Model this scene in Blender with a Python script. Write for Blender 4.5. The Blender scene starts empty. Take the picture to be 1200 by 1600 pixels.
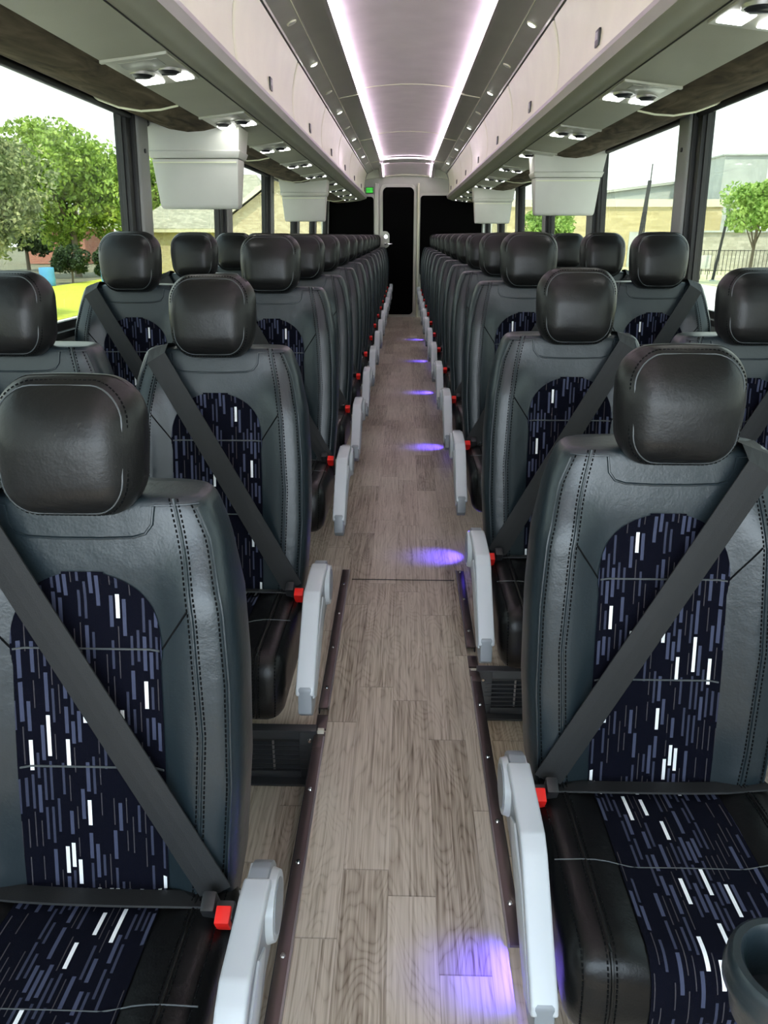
import bpy, bmesh, math, random
import numpy as np
from mathutils import Vector, Matrix
random.seed(7)
R_ = math.radians

# ------------------------------------------------------------------ camera
H = 1.17                                   # eye height above the rear floor
sc = bpy.context.scene
f_px, vx, vy, roll = 1150., 632.5, 367., .010
a = np.array([vx-600, vy-800, f_px]); a /= np.linalg.norm(a)
up = np.array([math.sin(roll), -math.cos(roll), 0.]); up -= a*up.dot(a); up /= np.linalg.norm(up)
rt = np.cross(a, up)
if rt[0] < 0: rt = -rt
CM = np.stack([rt, a, up], 1)
cam_d = bpy.data.cameras.new('camera'); cam = bpy.data.objects.new('camera', cam_d)
sc.collection.objects.link(cam); sc.camera = cam
cam_d.sensor_fit = 'VERTICAL'; cam_d.sensor_height = 24; cam_d.lens = f_px/1600*24
cam_d.clip_start = .05; cam_d.clip_end = 500
mw = Matrix.Identity(4)
for i in range(3):
    mw[i][0] = CM[0][i]; mw[i][1] = -CM[1][i]; mw[i][2] = -CM[2][i]
mw[0][3] = 0; mw[1][3] = 0; mw[2][3] = H
cam.matrix_world = mw

# ------------------------------------------------------------------ exposure, sky, sun
sc.view_settings.view_transform = 'Standard'; sc.view_settings.look = 'None'
sc.view_settings.gamma = 1; sc.view_settings.use_curve_mapping = False
sc.view_settings.exposure = 0.80
w = bpy.data.worlds.new('sky'); sc.world = w; w.use_nodes = True
nt = w.node_tree; nt.nodes.clear()
o = nt.nodes.new('ShaderNodeOutputWorld'); bg = nt.nodes.new('ShaderNodeBackground')
tc = nt.nodes.new('ShaderNodeTexCoord'); sx = nt.nodes.new('ShaderNodeSeparateXYZ'); cr = nt.nodes.new('ShaderNodeValToRGB')
nt.links.new(tc.outputs['Generated'], sx.inputs[0]); nt.links.new(sx.outputs['Z'], cr.inputs[0])
cr.color_ramp.elements[0].position = 0; cr.color_ramp.elements[0].color = (.86, .95, 1, 1)
cr.color_ramp.elements[1].position = .8; cr.color_ramp.elements[1].color = (.58, .78, 1, 1)
nt.links.new(cr.outputs[0], bg.inputs[0]); bg.inputs[1].default_value = 5.4
nt.links.new(bg.outputs[0], o.inputs[0])
sun_d = bpy.data.lights.new('sun', 'SUN'); sun_d.energy = 11; sun_d.angle = .01; sun_d.color = (1, .95, .85)
sun = bpy.data.objects.new('sun', sun_d); sc.collection.objects.link(sun)
sun.rotation_euler = (R_(27), 0, R_(12)); sun.location = (0, -5, 20)

# ------------------------------------------------------------------ material helpers
MATS = {}
def mat(name, col, rough=.5, metal=0, spec=.5, emit=None, es=0, coat=0, bump=None, sheen=0):
    m = bpy.data.materials.new(name); m.use_nodes = True
    n = m.node_tree; b = n.nodes['Principled BSDF']
    b.inputs['Base Color'].default_value = (*col, 1); b.inputs['Roughness'].default_value = rough
    b.inputs['Metallic'].default_value = metal; b.inputs['Specular IOR Level'].default_value = spec
    b.inputs['Coat Weight'].default_value = coat; b.inputs['Sheen Weight'].default_value = sheen
    if emit: b.inputs['Emission Color'].default_value = (*emit, 1); b.inputs['Emission Strength'].default_value = es
    t = n.nodes.new('ShaderNodeTexCoord'); last = None
    for (sc_, st, det, dist) in (bump or [(40, .03, 3, .001)]):
        no = n.nodes.new('ShaderNodeTexNoise'); no.inputs['Scale'].default_value = sc_; no.inputs['Detail'].default_value = det
        n.links.new(t.outputs['Object'], no.inputs['Vector'])
        bu = n.nodes.new('ShaderNodeBump'); bu.inputs['Strength'].default_value = st; bu.inputs['Distance'].default_value = dist
        n.links.new(no.outputs['Fac'], bu.inputs['Height'])
        if last: n.links.new(last.outputs[0], bu.inputs['Normal'])
        last = bu
    n.links.new(last.outputs[0], b.inputs['Normal'])
    # faint procedural tone variation
    no = n.nodes.new('ShaderNodeTexNoise'); no.inputs['Scale'].default_value = 6; n.links.new(t.outputs['Object'], no.inputs['Vector'])
    mx = n.nodes.new('ShaderNodeMix'); mx.data_type = 'RGBA'
    mx.inputs['A'].default_value = (*[c*.9 for c in col], 1); mx.inputs['B'].default_value = (*[min(1, c*1.1) for c in col], 1)
    n.links.new(no.outputs['Fac'], mx.inputs['Factor']); n.links.new(mx.outputs['Result'], b.inputs['Base Color'])
    MATS[name] = m; return m

class NT:
    def __init__(s, name):
        s.m = bpy.data.materials.new(name); s.m.use_nodes = True; s.n = s.m.node_tree; s.b = s.n.nodes['Principled BSDF']; MATS[name] = s.m
    def lk(s, a_, b_): s.n.links.new(a_, b_)
    def math(s, op, a_, b_=None, c_=None):
        k = s.n.nodes.new('ShaderNodeMath'); k.operation = op
        for i, v in enumerate((a_, b_, c_)):
            if v is None: continue
            if isinstance(v, (int, float)): k.inputs[i].default_value = v
            else: s.lk(v, k.inputs[i])
        return k.outputs[0]
    def xyz(s, x, y, z=0.):
        k = s.n.nodes.new('ShaderNodeCombineXYZ')
        for i, v in enumerate((x, y, z)):
            if isinstance(v, (int, float)): k.inputs[i].default_value = v
            else: s.lk(v, k.inputs[i])
        return k.outputs[0]
    def wn(s, v):
        k = s.n.nodes.new('ShaderNodeTexWhiteNoise'); k.noise_dimensions = '3D'; s.lk(v, k.inputs['Vector']); return k.outputs['Value']
    def noise(s, v, scale=1, det=4, dist=0):
        k = s.n.nodes.new('ShaderNodeTexNoise'); k.inputs['Scale'].default_value = scale; k.inputs['Detail'].default_value = det
        k.inputs['Distortion'].default_value = dist; s.lk(v, k.inputs['Vector']); return k.outputs['Fac']
    def ramp(s, v, els, const=False):
        k = s.n.nodes.new('ShaderNodeValToRGB'); cr = k.color_ramp
        if const: cr.interpolation = 'CONSTANT'
        while len(cr.elements) < len(els): cr.elements.new(.5)
        for e, (p, c) in zip(cr.elements, els): e.position = p; e.color = (*c, 1)
        s.lk(v, k.inputs[0]); return k.outputs[0]
    def mix(s, f_, a_, b_):
        k = s.n.nodes.new('ShaderNodeMix'); k.data_type = 'RGBA'
        for nm, v in (('Factor', f_), ('A', a_), ('B', b_)):
            if isinstance(v, tuple): k.inputs[nm].default_value = (*v, 1)
            elif isinstance(v, (int, float)): k.inputs[nm].default_value = v
            else: s.lk(v, k.inputs[nm])
        return k.outputs['Result']
    def coords(s, kind='Object'):
        t = s.n.nodes.new('ShaderNodeTexCoord'); q = s.n.nodes.new('ShaderNodeSeparateXYZ'); s.lk(t.outputs[kind], q.inputs[0]); return t.outputs[kind], q.outputs
    def bump(s, h, st=.3, d=.002):
        k = s.n.nodes.new('ShaderNodeBump'); k.inputs['Strength'].default_value = st; k.inputs['Distance'].default_value = d
        s.lk(h, k.inputs['Height']); s.lk(k.outputs[0], s.b.inputs['Normal'])

LB = [(260, .40, 3, .0006), (60, .25, 3, .0015), (20, .32, 4, .004)]
leather = mat('leather_black', (.009, .009, .009), .36, spec=.36, bump=LB)
leather2 = mat('leather_sky_sheen', (.010, .018, .023), .35, spec=.60, bump=LB)  # black leather; the bluish sky sheen is put into its base colour
leather3 = mat('leather_cushion', (.004, .004, .004), .34, spec=.32, bump=LB)
thread = mat('thread', (.004, .0045, .005), .8, spec=.1)
piping_m = mat('piping', (.07, .08, .085), .4)
belt_m = mat('belt_webbing', (.020, .021, .022), .6, spec=.3, bump=[(500, .5, 2, .0005)])
plastic_k = mat('black_plastic', (.02, .021, .023), .35)
red_m = mat('red_button', (.9, .02, .015), .35)
silver = mat('silver_plastic', (.47, .50, .525), .32, spec=.6)
silver_d = mat('grey_plastic', (.22, .24, .26), .35)
steel = mat('steel', (.35, .34, .34), .3, metal=.9)
chrome = mat('chrome', (.8, .8, .8), .15, metal=1)
cream = mat('cream_panel', (.82, .83, .62), .28, spec=.6)
bezel_m = mat('bezel_grey', (.42, .42, .35), .35)
nose_m = mat('nose_trim', (.42, .38, .40), .3, spec=.6)
cloth = mat('grey_vinyl', (.34, .34, .26), .5, bump=[(600, .6, 2, .001)])
strip_m = mat('brushed_grey', (.52, .52, .46), .25, metal=.25, spec=.8)
strip_d = mat('brushed_dark', (.42, .42, .37), .28, metal=.25, spec=.7)
ceil_m = mat('ceiling_fabric', (.86, .80, .80), .7, bump=[(300, .3, 2, .001)])
fabdark = mat('brown_valance', (.072, .056, .036), .9, spec=.1, bump=[(30, .5, 4, .004)])
t = NT('brown_valance_cloth'); oc, q = t.coords('Object')
vn = t.noise(t.xyz(t.math('MULTIPLY', q[0], 14.), t.math('MULTIPLY', q[1], 4.), q[2]), 1, 5, 1.2)
t.lk(t.ramp(vn, [(.32, (.030, .022, .013)), (.5, (.075, .058, .036)), (.7, (.13, .105, .07))]), t.b.inputs['Base Color']); t.b.inputs['Roughness'].default_value = .9; t.b.inputs['Specular IOR Level'].default_value = .1
t.bump(vn, .4, .004); fabdark = t.m
tvm = mat('monitor_plastic', (.62, .62, .57), .45)
postm = mat('post_grey', (.30, .30, .29), .45, bump=[(400, .5, 2, .001)])
rubber = mat('rubber_black', (.012, .012, .012), .5)
wallm = mat('wall_panel', (.38, .39, .38), .5)
backw = mat('rear_panel', (.66, .68, .60), .4)
blackglass = mat('black_glass', (.0015, .0015, .0015), .5, spec=.03)
vent_m = mat('vent_black', (.035, .037, .04), .38)
ivory = mat('ivory_block', (.62, .58, .48), .5)
ledm = mat('led_strip', (1, 1, 1), .5, emit=(1., .78, 1.), es=9)
lampm = mat('lamp_lens', (1, 1, 1), .3, emit=(1, 1, .97), es=7)
spotm = mat('downlight_lens', (1, 1, 1), .3, emit=(1, 1, .95), es=9)
spot_off = mat('downlight_off', (.6, .6, .55), .3)
bluem = mat('blue_led', (.1, .1, .8), .3, emit=(.08, .05, 1), es=12)
greenm = mat('sign_green', (.02, .35, .02), .4, emit=(.05, .7, .05), es=.5)

g = bpy.data.materials.new('window_glass'); g.use_nodes = True; n = g.node_tree; n.nodes.clear()
go = n.nodes.new('ShaderNodeOutputMaterial'); gm = n.nodes.new('ShaderNodeMixShader'); gt = n.nodes.new('ShaderNodeBsdfTransparent'); gg = n.nodes.new('ShaderNodeBsdfGlossy')
gt.inputs[0].default_value = (.46, .47, .43, 1); gg.inputs['Roughness'].default_value = .02; gm.inputs[0].default_value = .05
n.links.new(gt.outputs[0], gm.inputs[1]); n.links.new(gg.outputs[0], gm.inputs[2]); n.links.new(gm.outputs[0], go.inputs[0]); glass = g

# patterned fabric: black pile with slate and white dashes
t = NT('dash_fabric'); _, q = t.coords('UV')
u = t.math('DIVIDE', q[0], .0092); v = q[1]
col = t.math('FLOOR', u); fu = t.math('FRACT', u)
r1 = t.wn(t.xyz(col, 3.3)); r4 = t.wn(t.xyz(col, 17.1))
ln = t.math('MULTIPLY_ADD', r4, .024, .044)
vv = t.math('ADD', t.math('DIVIDE', v, ln), t.math('MULTIPLY', r1, 9.))
row = t.math('FLOOR', vv); fv = t.math('FRACT', vv)
k = t.wn(t.xyz(col, row, 1.)); k2 = t.wn(t.xyz(col, row, 7.))
colr = t.ramp(k, [(0, (.002, .0025, .008)), (.28, (.060, .055, .062)), (.54, (.040, .045, .074)), (.74, (.056, .064, .108)), (.94, (.85, .86, .88))], True)
wid = t.ramp(k, [(0, (.1,)*3), (.28, (.13,)*3), (.54, (.34,)*3), (.74, (.48,)*3), (.94, (.50,)*3)], True)
m1 = t.math('LESS_THAN', t.math('ABSOLUTE', t.math('SUBTRACT', fu, .5)), t.math('MULTIPLY', wid, .62))
lim = t.math('MULTIPLY_ADD', k2, .25, .68)
m2 = t.math('LESS_THAN', fv, lim)
c = t.mix(t.math('MULTIPLY', m1, m2), (.0022, .0026, .007), colr)
t.lk(c, t.b.inputs['Base Color']); t.b.inputs['Roughness'].default_value = .95; t.b.inputs['Specular IOR Level'].default_value = .1
t.bump(t.noise(t.coords('UV')[0], 900, 2), .3, .001)
fabric = t.m

# plank floor
t = NT('plank_floor'); oc, q = t.coords('Object')
cx = t.math('DIVIDE', t.math('ADD', q[0], .02), .093); col = t.math('FLOOR', cx); fx = t.math('FRACT', cx)
cy = t.math('ADD', t.math('DIVIDE', q[1], .62), t.math('MULTIPLY', t.wn(t.xyz(col, 5.)), 3.)); row = t.math('FLOOR', cy); fy = t.math('FRACT', cy)
tone = t.wn(t.xyz(col, row, 2.))
gx = t.math('ADD', q[0], t.math('MULTIPLY', tone, 13.))
gv = t.xyz(t.math('MULTIPLY', gx, 190.), t.math('MULTIPLY', q[1], 5.), tone)
g1 = t.noise(gv, 1, 5, .6)
warp = t.noise(t.xyz(t.math('MULTIPLY', gx, 9.), t.math('MULTIPLY', q[1], 2.2), tone), 1, 2, .3)
ring = t.math('ABSOLUTE', t.math('SINE', t.math('MULTIPLY', warp, 85.)))
ring = t.math('POWER', ring, .5)
big = t.noise(oc, 3, 3)
tot = t.math('ADD', t.math('ADD', t.math('MULTIPLY', g1, .75), t.math('MULTIPLY', ring, .11)), t.math('ADD', t.math('MULTIPLY', tone, .19), t.math('MULTIPLY', big, .12)))
cc = t.ramp(tot, [(.36, (.15, .11, .075)), (.50, (.36, .295, .225)), (.66, (.54, .465, .37)), (.92, (.70, .62, .52))])
e1 = t.math('LESS_THAN', fx, .010); e2 = t.math('LESS_THAN', fy, .0045)
cc = t.mix(t.math('MULTIPLY', t.math('MAXIMUM', e1, e2), .4), cc, (.06, .045, .035))
t.lk(cc, t.b.inputs['Base Color']); t.b.inputs['Roughness'].default_value = .42; t.b.inputs['Specular IOR Level'].default_value = .4
t.bump(tot, .12, .001)
floor_m = t.m

# ------------------------------------------------------------------ object helpers
COL = sc.collection
def tag(ob, label=None, cat=None, group=None, kind=None):
    if label: ob['label'] = label
    if cat: ob['category'] = cat
    if group: ob['group'] = group
    if kind: ob['kind'] = kind
    return ob
def empty(name, loc=(0, 0, 0), label=None, cat=None, group=None):
    e = bpy.data.objects.new(name, None); COL.objects.link(e); e.location = loc; e.empty_display_size = .1
    return tag(e, label, cat, group)
def link(name, me, m, parent=None, loc=(0, 0, 0), smooth=False):
    ob = bpy.data.objects.new(name, me); COL.objects.link(ob); ob.location = loc
    for mm in (m if isinstance(m, (list, tuple)) else [m]): me.materials.append(mm)
    if parent: ob.parent = parent
    if smooth:
        for p in me.polygons: p.use_smooth = True
    return ob
def mesh(name, vs, fs, m, parent=None, loc=(0, 0, 0), smooth=False, uvs=None):
    me = bpy.data.meshes.new(name); me.from_pydata([tuple(v) for v in vs], [], fs)
    if uvs is not None:
        ul = me.uv_layers.new(name='UVMap')
        for lp in me.loops: ul.data[lp.index].uv = uvs[lp.vertex_index]
    me.update(); return link(name, me, m, parent, loc, smooth)
class MB:
    def __init__(s): s.v = []; s.f = []; s.uv = []
    def add(s, vs, fs):
        b = len(s.v); s.v += [tuple(x) for x in vs]; s.f += [tuple(i+b for i in f) for f in fs]
    def box(s, c, h, rot=None):
        vs = [Vector((i*h[0], j*h[1], k*h[2])) for i in (-1, 1) for j in (-1, 1) for k in (-1, 1)]
        if rot is not None: vs = [rot @ x for x in vs]
        s.add([Vector(c)+x for x in vs], [(0, 1, 3, 2), (4, 6, 7, 5), (0, 4, 5, 1), (2, 3, 7, 6), (0, 2, 6, 4), (1, 5, 7, 3)])
    def cyl(s, p0, p1, r0, r1=None, n=12, cap=True):
        r1 = r0 if r1 is None else r1
        p0 = Vector(p0); p1 = Vector(p1); d = (p1-p0).normalized()
        x = d.orthogonal().normalized(); y = d.cross(x)
        ring = lambda p, r: [p+x*math.cos(2*math.pi*i/n)*r+y*math.sin(2*math.pi*i/n)*r for i in range(n)]
        fs = [(i, (i+1) % n, n+(i+1) % n, n+i) for i in range(n)]
        if cap: fs += [tuple(range(n-1, -1, -1)), tuple(range(n, 2*n))]
        s.add(ring(p0, r0)+ring(p1, r1), fs)
    def tube(s, pts, r, n=6, closed=False):
        pts = [Vector(p) for p in pts]; N = len(pts); rings = []
        for i, p in enumerate(pts):
            a_ = pts[(i-1) % N] if closed or i > 0 else p; b_ = pts[(i+1) % N] if closed or i < N-1 else p
            d = (b_-a_).normalized(); ref = Vector((0, 1, 0)) if abs(d.y) < .9 else Vector((1, 0, 0))
            x = d.cross(ref).normalized(); y = d.cross(x)
            rings.append([p+x*math.cos(2*math.pi*k/n)*r+y*math.sin(2*math.pi*k/n)*r for k in range(n)])
        fs = []; L = N if closed else N-1
        for i in range(L):
            j = (i+1) % N
            for k in range(n): fs.append((i*n+k, i*n+(k+1) % n, j*n+(k+1) % n, j*n+k))
        if not closed: fs += [tuple(range(n-1, -1, -1)), tuple((N-1)*n+k for k in range(n))]
        s.add([v for r_ in rings for v in r_], fs)
    def dashes(s, pts, step=.0075, ln=.0045, w=.0012):
        pts = [Vector(p) for p in pts]; acc = 0
        for a_, b_ in zip(pts, pts[1:]):
            L = (b_-a_).length
            if L < 1e-6: continue
            d = (b_-a_)/L
            while acc < L:
                p = a_+d*acc; q_ = p+d*ln
                x = d.cross(Vector((.3, 1, .2))).normalized()*w; y = d.cross(x).normalized()*w
                s.add([p+x, p+y, p-x, p-y, q_+x, q_+y, q_-x, q_-y], [(0, 1, 5, 4), (1, 2, 6, 5), (2, 3, 7, 6), (3, 0, 4, 7), (0, 3, 2, 1), (4, 5, 6, 7)])
                acc += step
            acc -= L
    def prism(s, poly, x0, x1, axis='x'):          # poly of (y,z), extruded along x (or poly (x,z) along y)
        n = len(poly)
        if axis == 'x': A = [(x0, p[0], p[1]) for p in poly]; B = [(x1, p[0], p[1]) for p in poly]
        elif axis == 'y': A = [(p[0], x0, p[1]) for p in poly]; B = [(p[0], x1, p[1]) for p in poly]
        else: A = [(p[0], p[1], x0) for p in poly]; B = [(p[0], p[1], x1) for p in poly]
        s.add(A+B, [(i, (i+1) % n, n+(i+1) % n, n+i) for i in range(n)]+[tuple(range(n-1, -1, -1)), tuple(range(n, 2*n))])
    def build(s, name, m, parent=None, loc=(0, 0, 0), smooth=False, bevel=0, seg=2, kind=None, origin=True):
        off = Vector((0, 0, 0))
        if parent is None and origin and s.v:
            lo = [min(v[i] for v in s.v) for i in range(3)]; hi = [max(v[i] for v in s.v) for i in range(3)]
            off = Vector(((lo[0]+hi[0])/2, (lo[1]+hi[1])/2, lo[2]))
        me = bpy.data.meshes.new(name); me.from_pydata([tuple(Vector(v)-off) for v in s.v], [], s.f); me.update()
        bm = bmesh.new(); bm.from_mesh(me)
        bmesh.ops.recalc_face_normals(bm, faces=bm.faces)
        if bevel: bmesh.ops.bevel(bm, geom=bm.edges[:], offset=bevel, segments=seg, profile=.6, affect='EDGES', clamp_overlap=True)
        bm.to_mesh(me); bm.free()
        ob = link(name, me, m, parent, Vector(loc)+off, smooth or bevel > 0)
        if bevel or smooth:
            try: me.set_sharp_from_angle(angle=R_(40))
            except Exception: pass
        if kind: ob['kind'] = kind
        return ob
def cube_grid(n):
    """closed grid on a cube surface, coordinates in [-1,1]"""
    bm = bmesh.new(); bmesh.ops.create_cube(bm, size=2)
    bmesh.ops.subdivide_edges(bm, edges=bm.edges[:], cuts=n, use_grid_fill=True)
    bm.verts.index_update()
    vs = [v.co.copy() for v in bm.verts]; fs = [tuple(v.index for v in f.verts) for f in bm.faces]; bm.free(); return vs, fs
CG = cube_grid(23)
def rbox(hx, hy, hz, r, deform=None):
    vs = []
    for p in CG[0]:
        q_ = Vector((p.x*hx, p.y*hy, p.z*hz))
        # denser sampling near the corners
        inner = Vector((max(-(hx-r), min(hx-r, q_.x)), max(-(hy-r), min(hy-r, q_.y)), max(-(hz-r), min(hz-r, q_.z))))
        d = q_-inner
        q_ = inner+d.normalized()*r if d.length > 1e-9 else q_
        vs.append(deform(q_) if deform else q_)
    return vs, CG[1]
def sstep(a_, b_, x):
    t_ = max(0, min(1, (x-a_)/(b_-a_))); return t_*t_*(3-2*t_)
def copy_tree(ob, parent=None):
    c_ = ob.copy(); COL.objects.link(c_); c_.parent = parent
    for ch in list(ob.children): copy_tree(ch, c_)
    return c_

# ------------------------------------------------------------------ shell of the coach
S0 = .022                                       # the shell's centre line
Y0, Y1 = -1.35, 11.55
XL, XR = -.190, .200                            # edges of the sunken aisle strip
def zaisle(y): return 0 if y > 2.5 else -.03*(2.5-y)
# floor: aisle strip, side platforms, risers
def strip_mesh(mb, x0, x1, prof, th=.06):
    n = len(prof); v = []
    for (y, z) in prof: v += [(x0, y, z), (x1, y, z), (x1, y, z-th), (x0, y, z-th)]
    fs = []
    for i in range(n-1):
        b = i*4; c_ = b+4
        fs += [(b, b+1, c_+1, c_), (b+1, b+2, c_+2, c_+1), (b+2, b+3, c_+3, c_+2), (b+3, b, c_, c_+3)]
    fs += [(0, 3, 2, 1), (n*4-4, n*4-3, n*4-2, n*4-1)]
    mb.add(v, fs)
fl = MB()
strip_mesh(fl, XL, XR, [(Y0, zaisle(Y0)), (2.5, 0), (Y1, 0)])
LR, RR = 1.56, 1.85                             # where the left / right platform steps down
strip_mesh(fl, -1.24, XL, [(Y0, -.165), (LR, -.165)]); strip_mesh(fl, -1.24, XL, [(LR, -.042), (2.5, -.006), (2.52, 0), (Y1, 0)])
strip_mesh(fl, XR, 1.28, [(Y0, -.165), (RR, -.165)]); strip_mesh(fl, XR, 1.28, [(RR, -.034), (2.5, -.006), (2.52, 0), (Y1, 0)])
fl.prism([(LR, -.17), (LR, -.03), (LR+.02, -.03), (LR+.02, -.17)], -1.24, XL); fl.prism([(RR, -.17), (RR, -.03), (RR+.02, -.03), (RR+.02, -.17)], XR, 1.28)
fo = fl.build('floor', floor_m, kind='structure', origin=False)

def cs(poly, name, m, y0=Y0, y1=Y1, th=.012, closed=False, side=0, kind='structure', smooth=False, parent=None, ny=1):
    """sheet with thickness from a cross-section polyline (half coordinates), side -1/+1"""
    pts = [(S0+side*x if side else S0+x, z) for x, z in poly]
    n = len(pts); nrm = []
    for i in range(n):
        a_ = Vector(pts[max(0, i-1)]); b_ = Vector(pts[min(n-1, i+1)]); d = (b_-a_).normalized(); k_ = Vector((-d.y, d.x))
        nrm.append(k_)
    ref = Vector((S0, 1.3)); sg = 1 if sum(k_.dot(Vector(p)-ref) for p, k_ in zip(pts, nrm)) > 0 else -1
    mb = MB(); v = []
    for y in (y0, y1):
        v += [(p[0], y, p[1]) for p in pts] + [(p[0]+k_.x*th*sg, y, p[1]+k_.y*th*sg) for p, k_ in zip(pts, nrm)]
    m_ = 2*n; fs = []
    for i in range(n-1):
        fs += [(i, i+1, m_+i+1, m_+i), (n+i, m_+n+i, m_+n+i+1, n+i+1), (i, n+i, n+i+1, i+1), (m_+i, m_+i+1, m_+n+i+1, m_+n+i)]
    fs += [(0, m_, m_+n, n), (n-1, 2*n-1, m_+2*n-1, m_+n-1)]
    mb.add(v, fs)
    ob = mb.build(name, m, parent=parent, smooth=smooth, origin=parent is None)
    if kind: ob['kind'] = kind
    return ob
NM = {-1: 'left', 1: 'right'}
# walls below and above the windows
for s in (-1, 1):
    mb = MB()
    a_ = S0+s*1.20; b_ = S0+s*1.24
    mb.prism([(a_, .845), (S0+s*1.215, -.165), (S0+s*1.26, -.165), (S0+s*1.25, .845)], Y0, Y1, 'y')
    mb.build('wall_'+NM[s], wallm, kind='structure')
    mb = MB(); mb.prism([(S0+s*1.10, 1.655), (S0+s*1.17, 1.64), (S0+s*1.23, 1.64), (S0+s*1.23, 2.2), (S0+s*1.16, 2.2)], Y0, Y1, 'y')
    mb.build('wall_upper_'+NM[s], wallm, kind='structure')
mb = MB(); mb.box((S0, (Y0+Y1)/2, 2.27), (1.24, (Y1-Y0)/2+.05, .02)); mb.build('ceiling_roof_sun_block', wallm, kind='structure')  # unseen roof slab, added to block the sun from above
mb = MB(); mb.box((S0, Y0-.02, .27), (1.25, .02, .44)); mb.build('wall_front_light_mask', wallm, kind='structure')  # unseen front wall, added to cut low frontal light and darken lower seats
mb = MB(); mb.box((S0, Y0-.02, 2.11), (1.25, .02, .14)); mb.build('wall_front_light_mask_top', wallm, kind='structure')  # unseen header, added to limit the opening that lets front light in
# sills
for i, s in enumerate((-1, 1)):
    mb = MB(); mb.box((S0+s*1.195, (Y0+Y1)/2, .852), (.03, (Y1-Y0)/2, .012)); mb.build('trim_%d' % (1+i), rubber, kind='structure', bevel=.004)

# windows: panes with rubber frames, posts between them
tn = 3; wn_ = 1
def lean(z): return 1.205-(z-.85)*.045
for s in (-1, 1):
    cy = [-1.25, .15, 1.75, 3.35, 4.96, 6.58, 8.2, 9.8, 11.4]
    for i, y in enumerate(cy):
        mb = MB(); e = .045
        def post(x0, x1, ya, yb):
            mb.add([(S0+s*(lean(z)+x), yy, z) for z in (.85, 1.66) for (x, yy) in ((x0, ya), (x1, ya), (x1, yb), (x0, yb))],
                   [(0, 1, 5, 4), (1, 2, 6, 5), (2, 3, 7, 6), (3, 0, 4, 7), (0, 3, 2, 1), (4, 5, 6, 7)])
        post(-.055, .02, y-.005, y+.125)
        ob = mb.build('trim_%d' % tn, postm, kind='structure', bevel=.015, seg=3); tn += 1
        mb2 = MB(); mb = mb2; post(-.03, .02, y-.075, y-.028); post(-.045, .02, y-.022, y-.003)
        g_ = mb2.build('gasket', rubber, parent=ob, bevel=.004); g_.location = -ob.location
        b2 = MB()
        for zb in (1.16, 1.50): b2.cyl((S0+s*(lean(zb)-.060), y+.06, zb), (S0+s*(lean(zb)-.05), y+.06, zb), .009)
        g_ = b2.build('bolt', plastic_k, parent=ob, smooth=True); g_.location = -ob.location
    for ya, yb in zip(cy, cy[1:]):
        ya += .12; yb -= .07
        mb = MB()
        def quad(x, y0, y1, z0, z1, th=.006):
            mb.add([(S0+s*(lean(z)+x+xx), yy, z) for z in (z0, z1) for (xx, yy) in ((0, y0), (th, y0), (th, y1), (0, y1))],
                   [(0, 1, 5, 4), (1, 2, 6, 5), (2, 3, 7, 6), (3, 0, 4, 7), (0, 3, 2, 1), (4, 5, 6, 7)])
        quad(.004, ya-.02, yb+.02, .86, 1.66)
        wo = mb.build('window_%d' % wn_, glass, kind='structure'); wn_ += 1
        mb = MB(); quad(-.014, ya, yb, .86, .89, .016); quad(-.014, ya, yb, 1.63, 1.66, .016); quad(-.014, ya, ya+.016, .89, 1.63, .016); quad(-.014, yb-.016, yb, .89, 1.63, .016)
        fr = mb.build('window_frame', rubber, parent=wo); fr.location = -wo.location
        mb = MB(); mb.cyl((S0+s*1.145, ya-.0, 1.622), (S0+s*1.145, yb+.05, 1.622), .013, n=14)
        fr = mb.build('shade_tube', rubber, parent=wo, smooth=True); fr.location = -wo.location

# soffit: nose, coarse vinyl valance, service rail, brown fabric
for s in (-1, 1):
    cs([(.582, 1.700), (.566, 1.694), (.560, 1.682), (.556, 1.672), (.562, 1.660), (.567, 1.648)], 'trim_%d' % tn, nose_m, side=s, y1=11.2, smooth=True, th=.01); tn += 1
    cs([(.567, 1.648), (.580, 1.640), (.610, 1.634), (.628, 1.633), (.634, 1.628), (.648, 1.626)], 'trim_%d' % tn, cloth, side=s, y1=11.2, smooth=True, th=.01); tn += 1
    cs([(.650, 1.6215), (.74, 1.610), (.832, 1.6)], 'trim_%d' % tn, cloth, side=s, y1=11.2, th=.012); tn += 1
    cs([(.648, 1.626), (.6505, 1.6225)], 'trim_%d' % tn, rubber, side=s, y1=11.2, th=.008); tn += 1
    cs([(.836, 1.605), (.90, 1.592), (.97, 1.588), (1.05, 1.60), (1.12, 1.625), (1.17, 1.655)], 'trim_%d' % tn, fabdark, side=s, y1=11.2, smooth=True, th=.01); tn += 1
    # end cap of the bin run
    mb = MB(); mb.prism([(S0+s*x, z) for x, z in [(.545, 1.97), (.585, 1.86), (.585, 1.70), (.567, 1.648), (.65, 1.62), (.84, 1.6), (.97, 1.59), (1.12, 1.625), (1.16, 2.0)]], 11.2, 11.24, 'y')
    mb.build('trim_%d' % tn, cloth, kind='structure', bevel=.004); tn += 1
    mb = MB()
    for k_ in range(6):                          # thin light ribs where the fabric lengths join
        y = (2.95 if s < 0 else 3.10) + 1.9*k_ - (.0)
        pts = [(S0+s*x, y, z-.003) for x, z in [(.836, 1.605), (.90, 1.592), (.97, 1.588), (1.05, 1.60), (1.12, 1.625), (1.165, 1.65)]]
        if y < 11: mb.tube(pts, .004, 6)
    mb.build('trim_%d' % tn, cream, kind='structure', smooth=True); tn += 1

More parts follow.
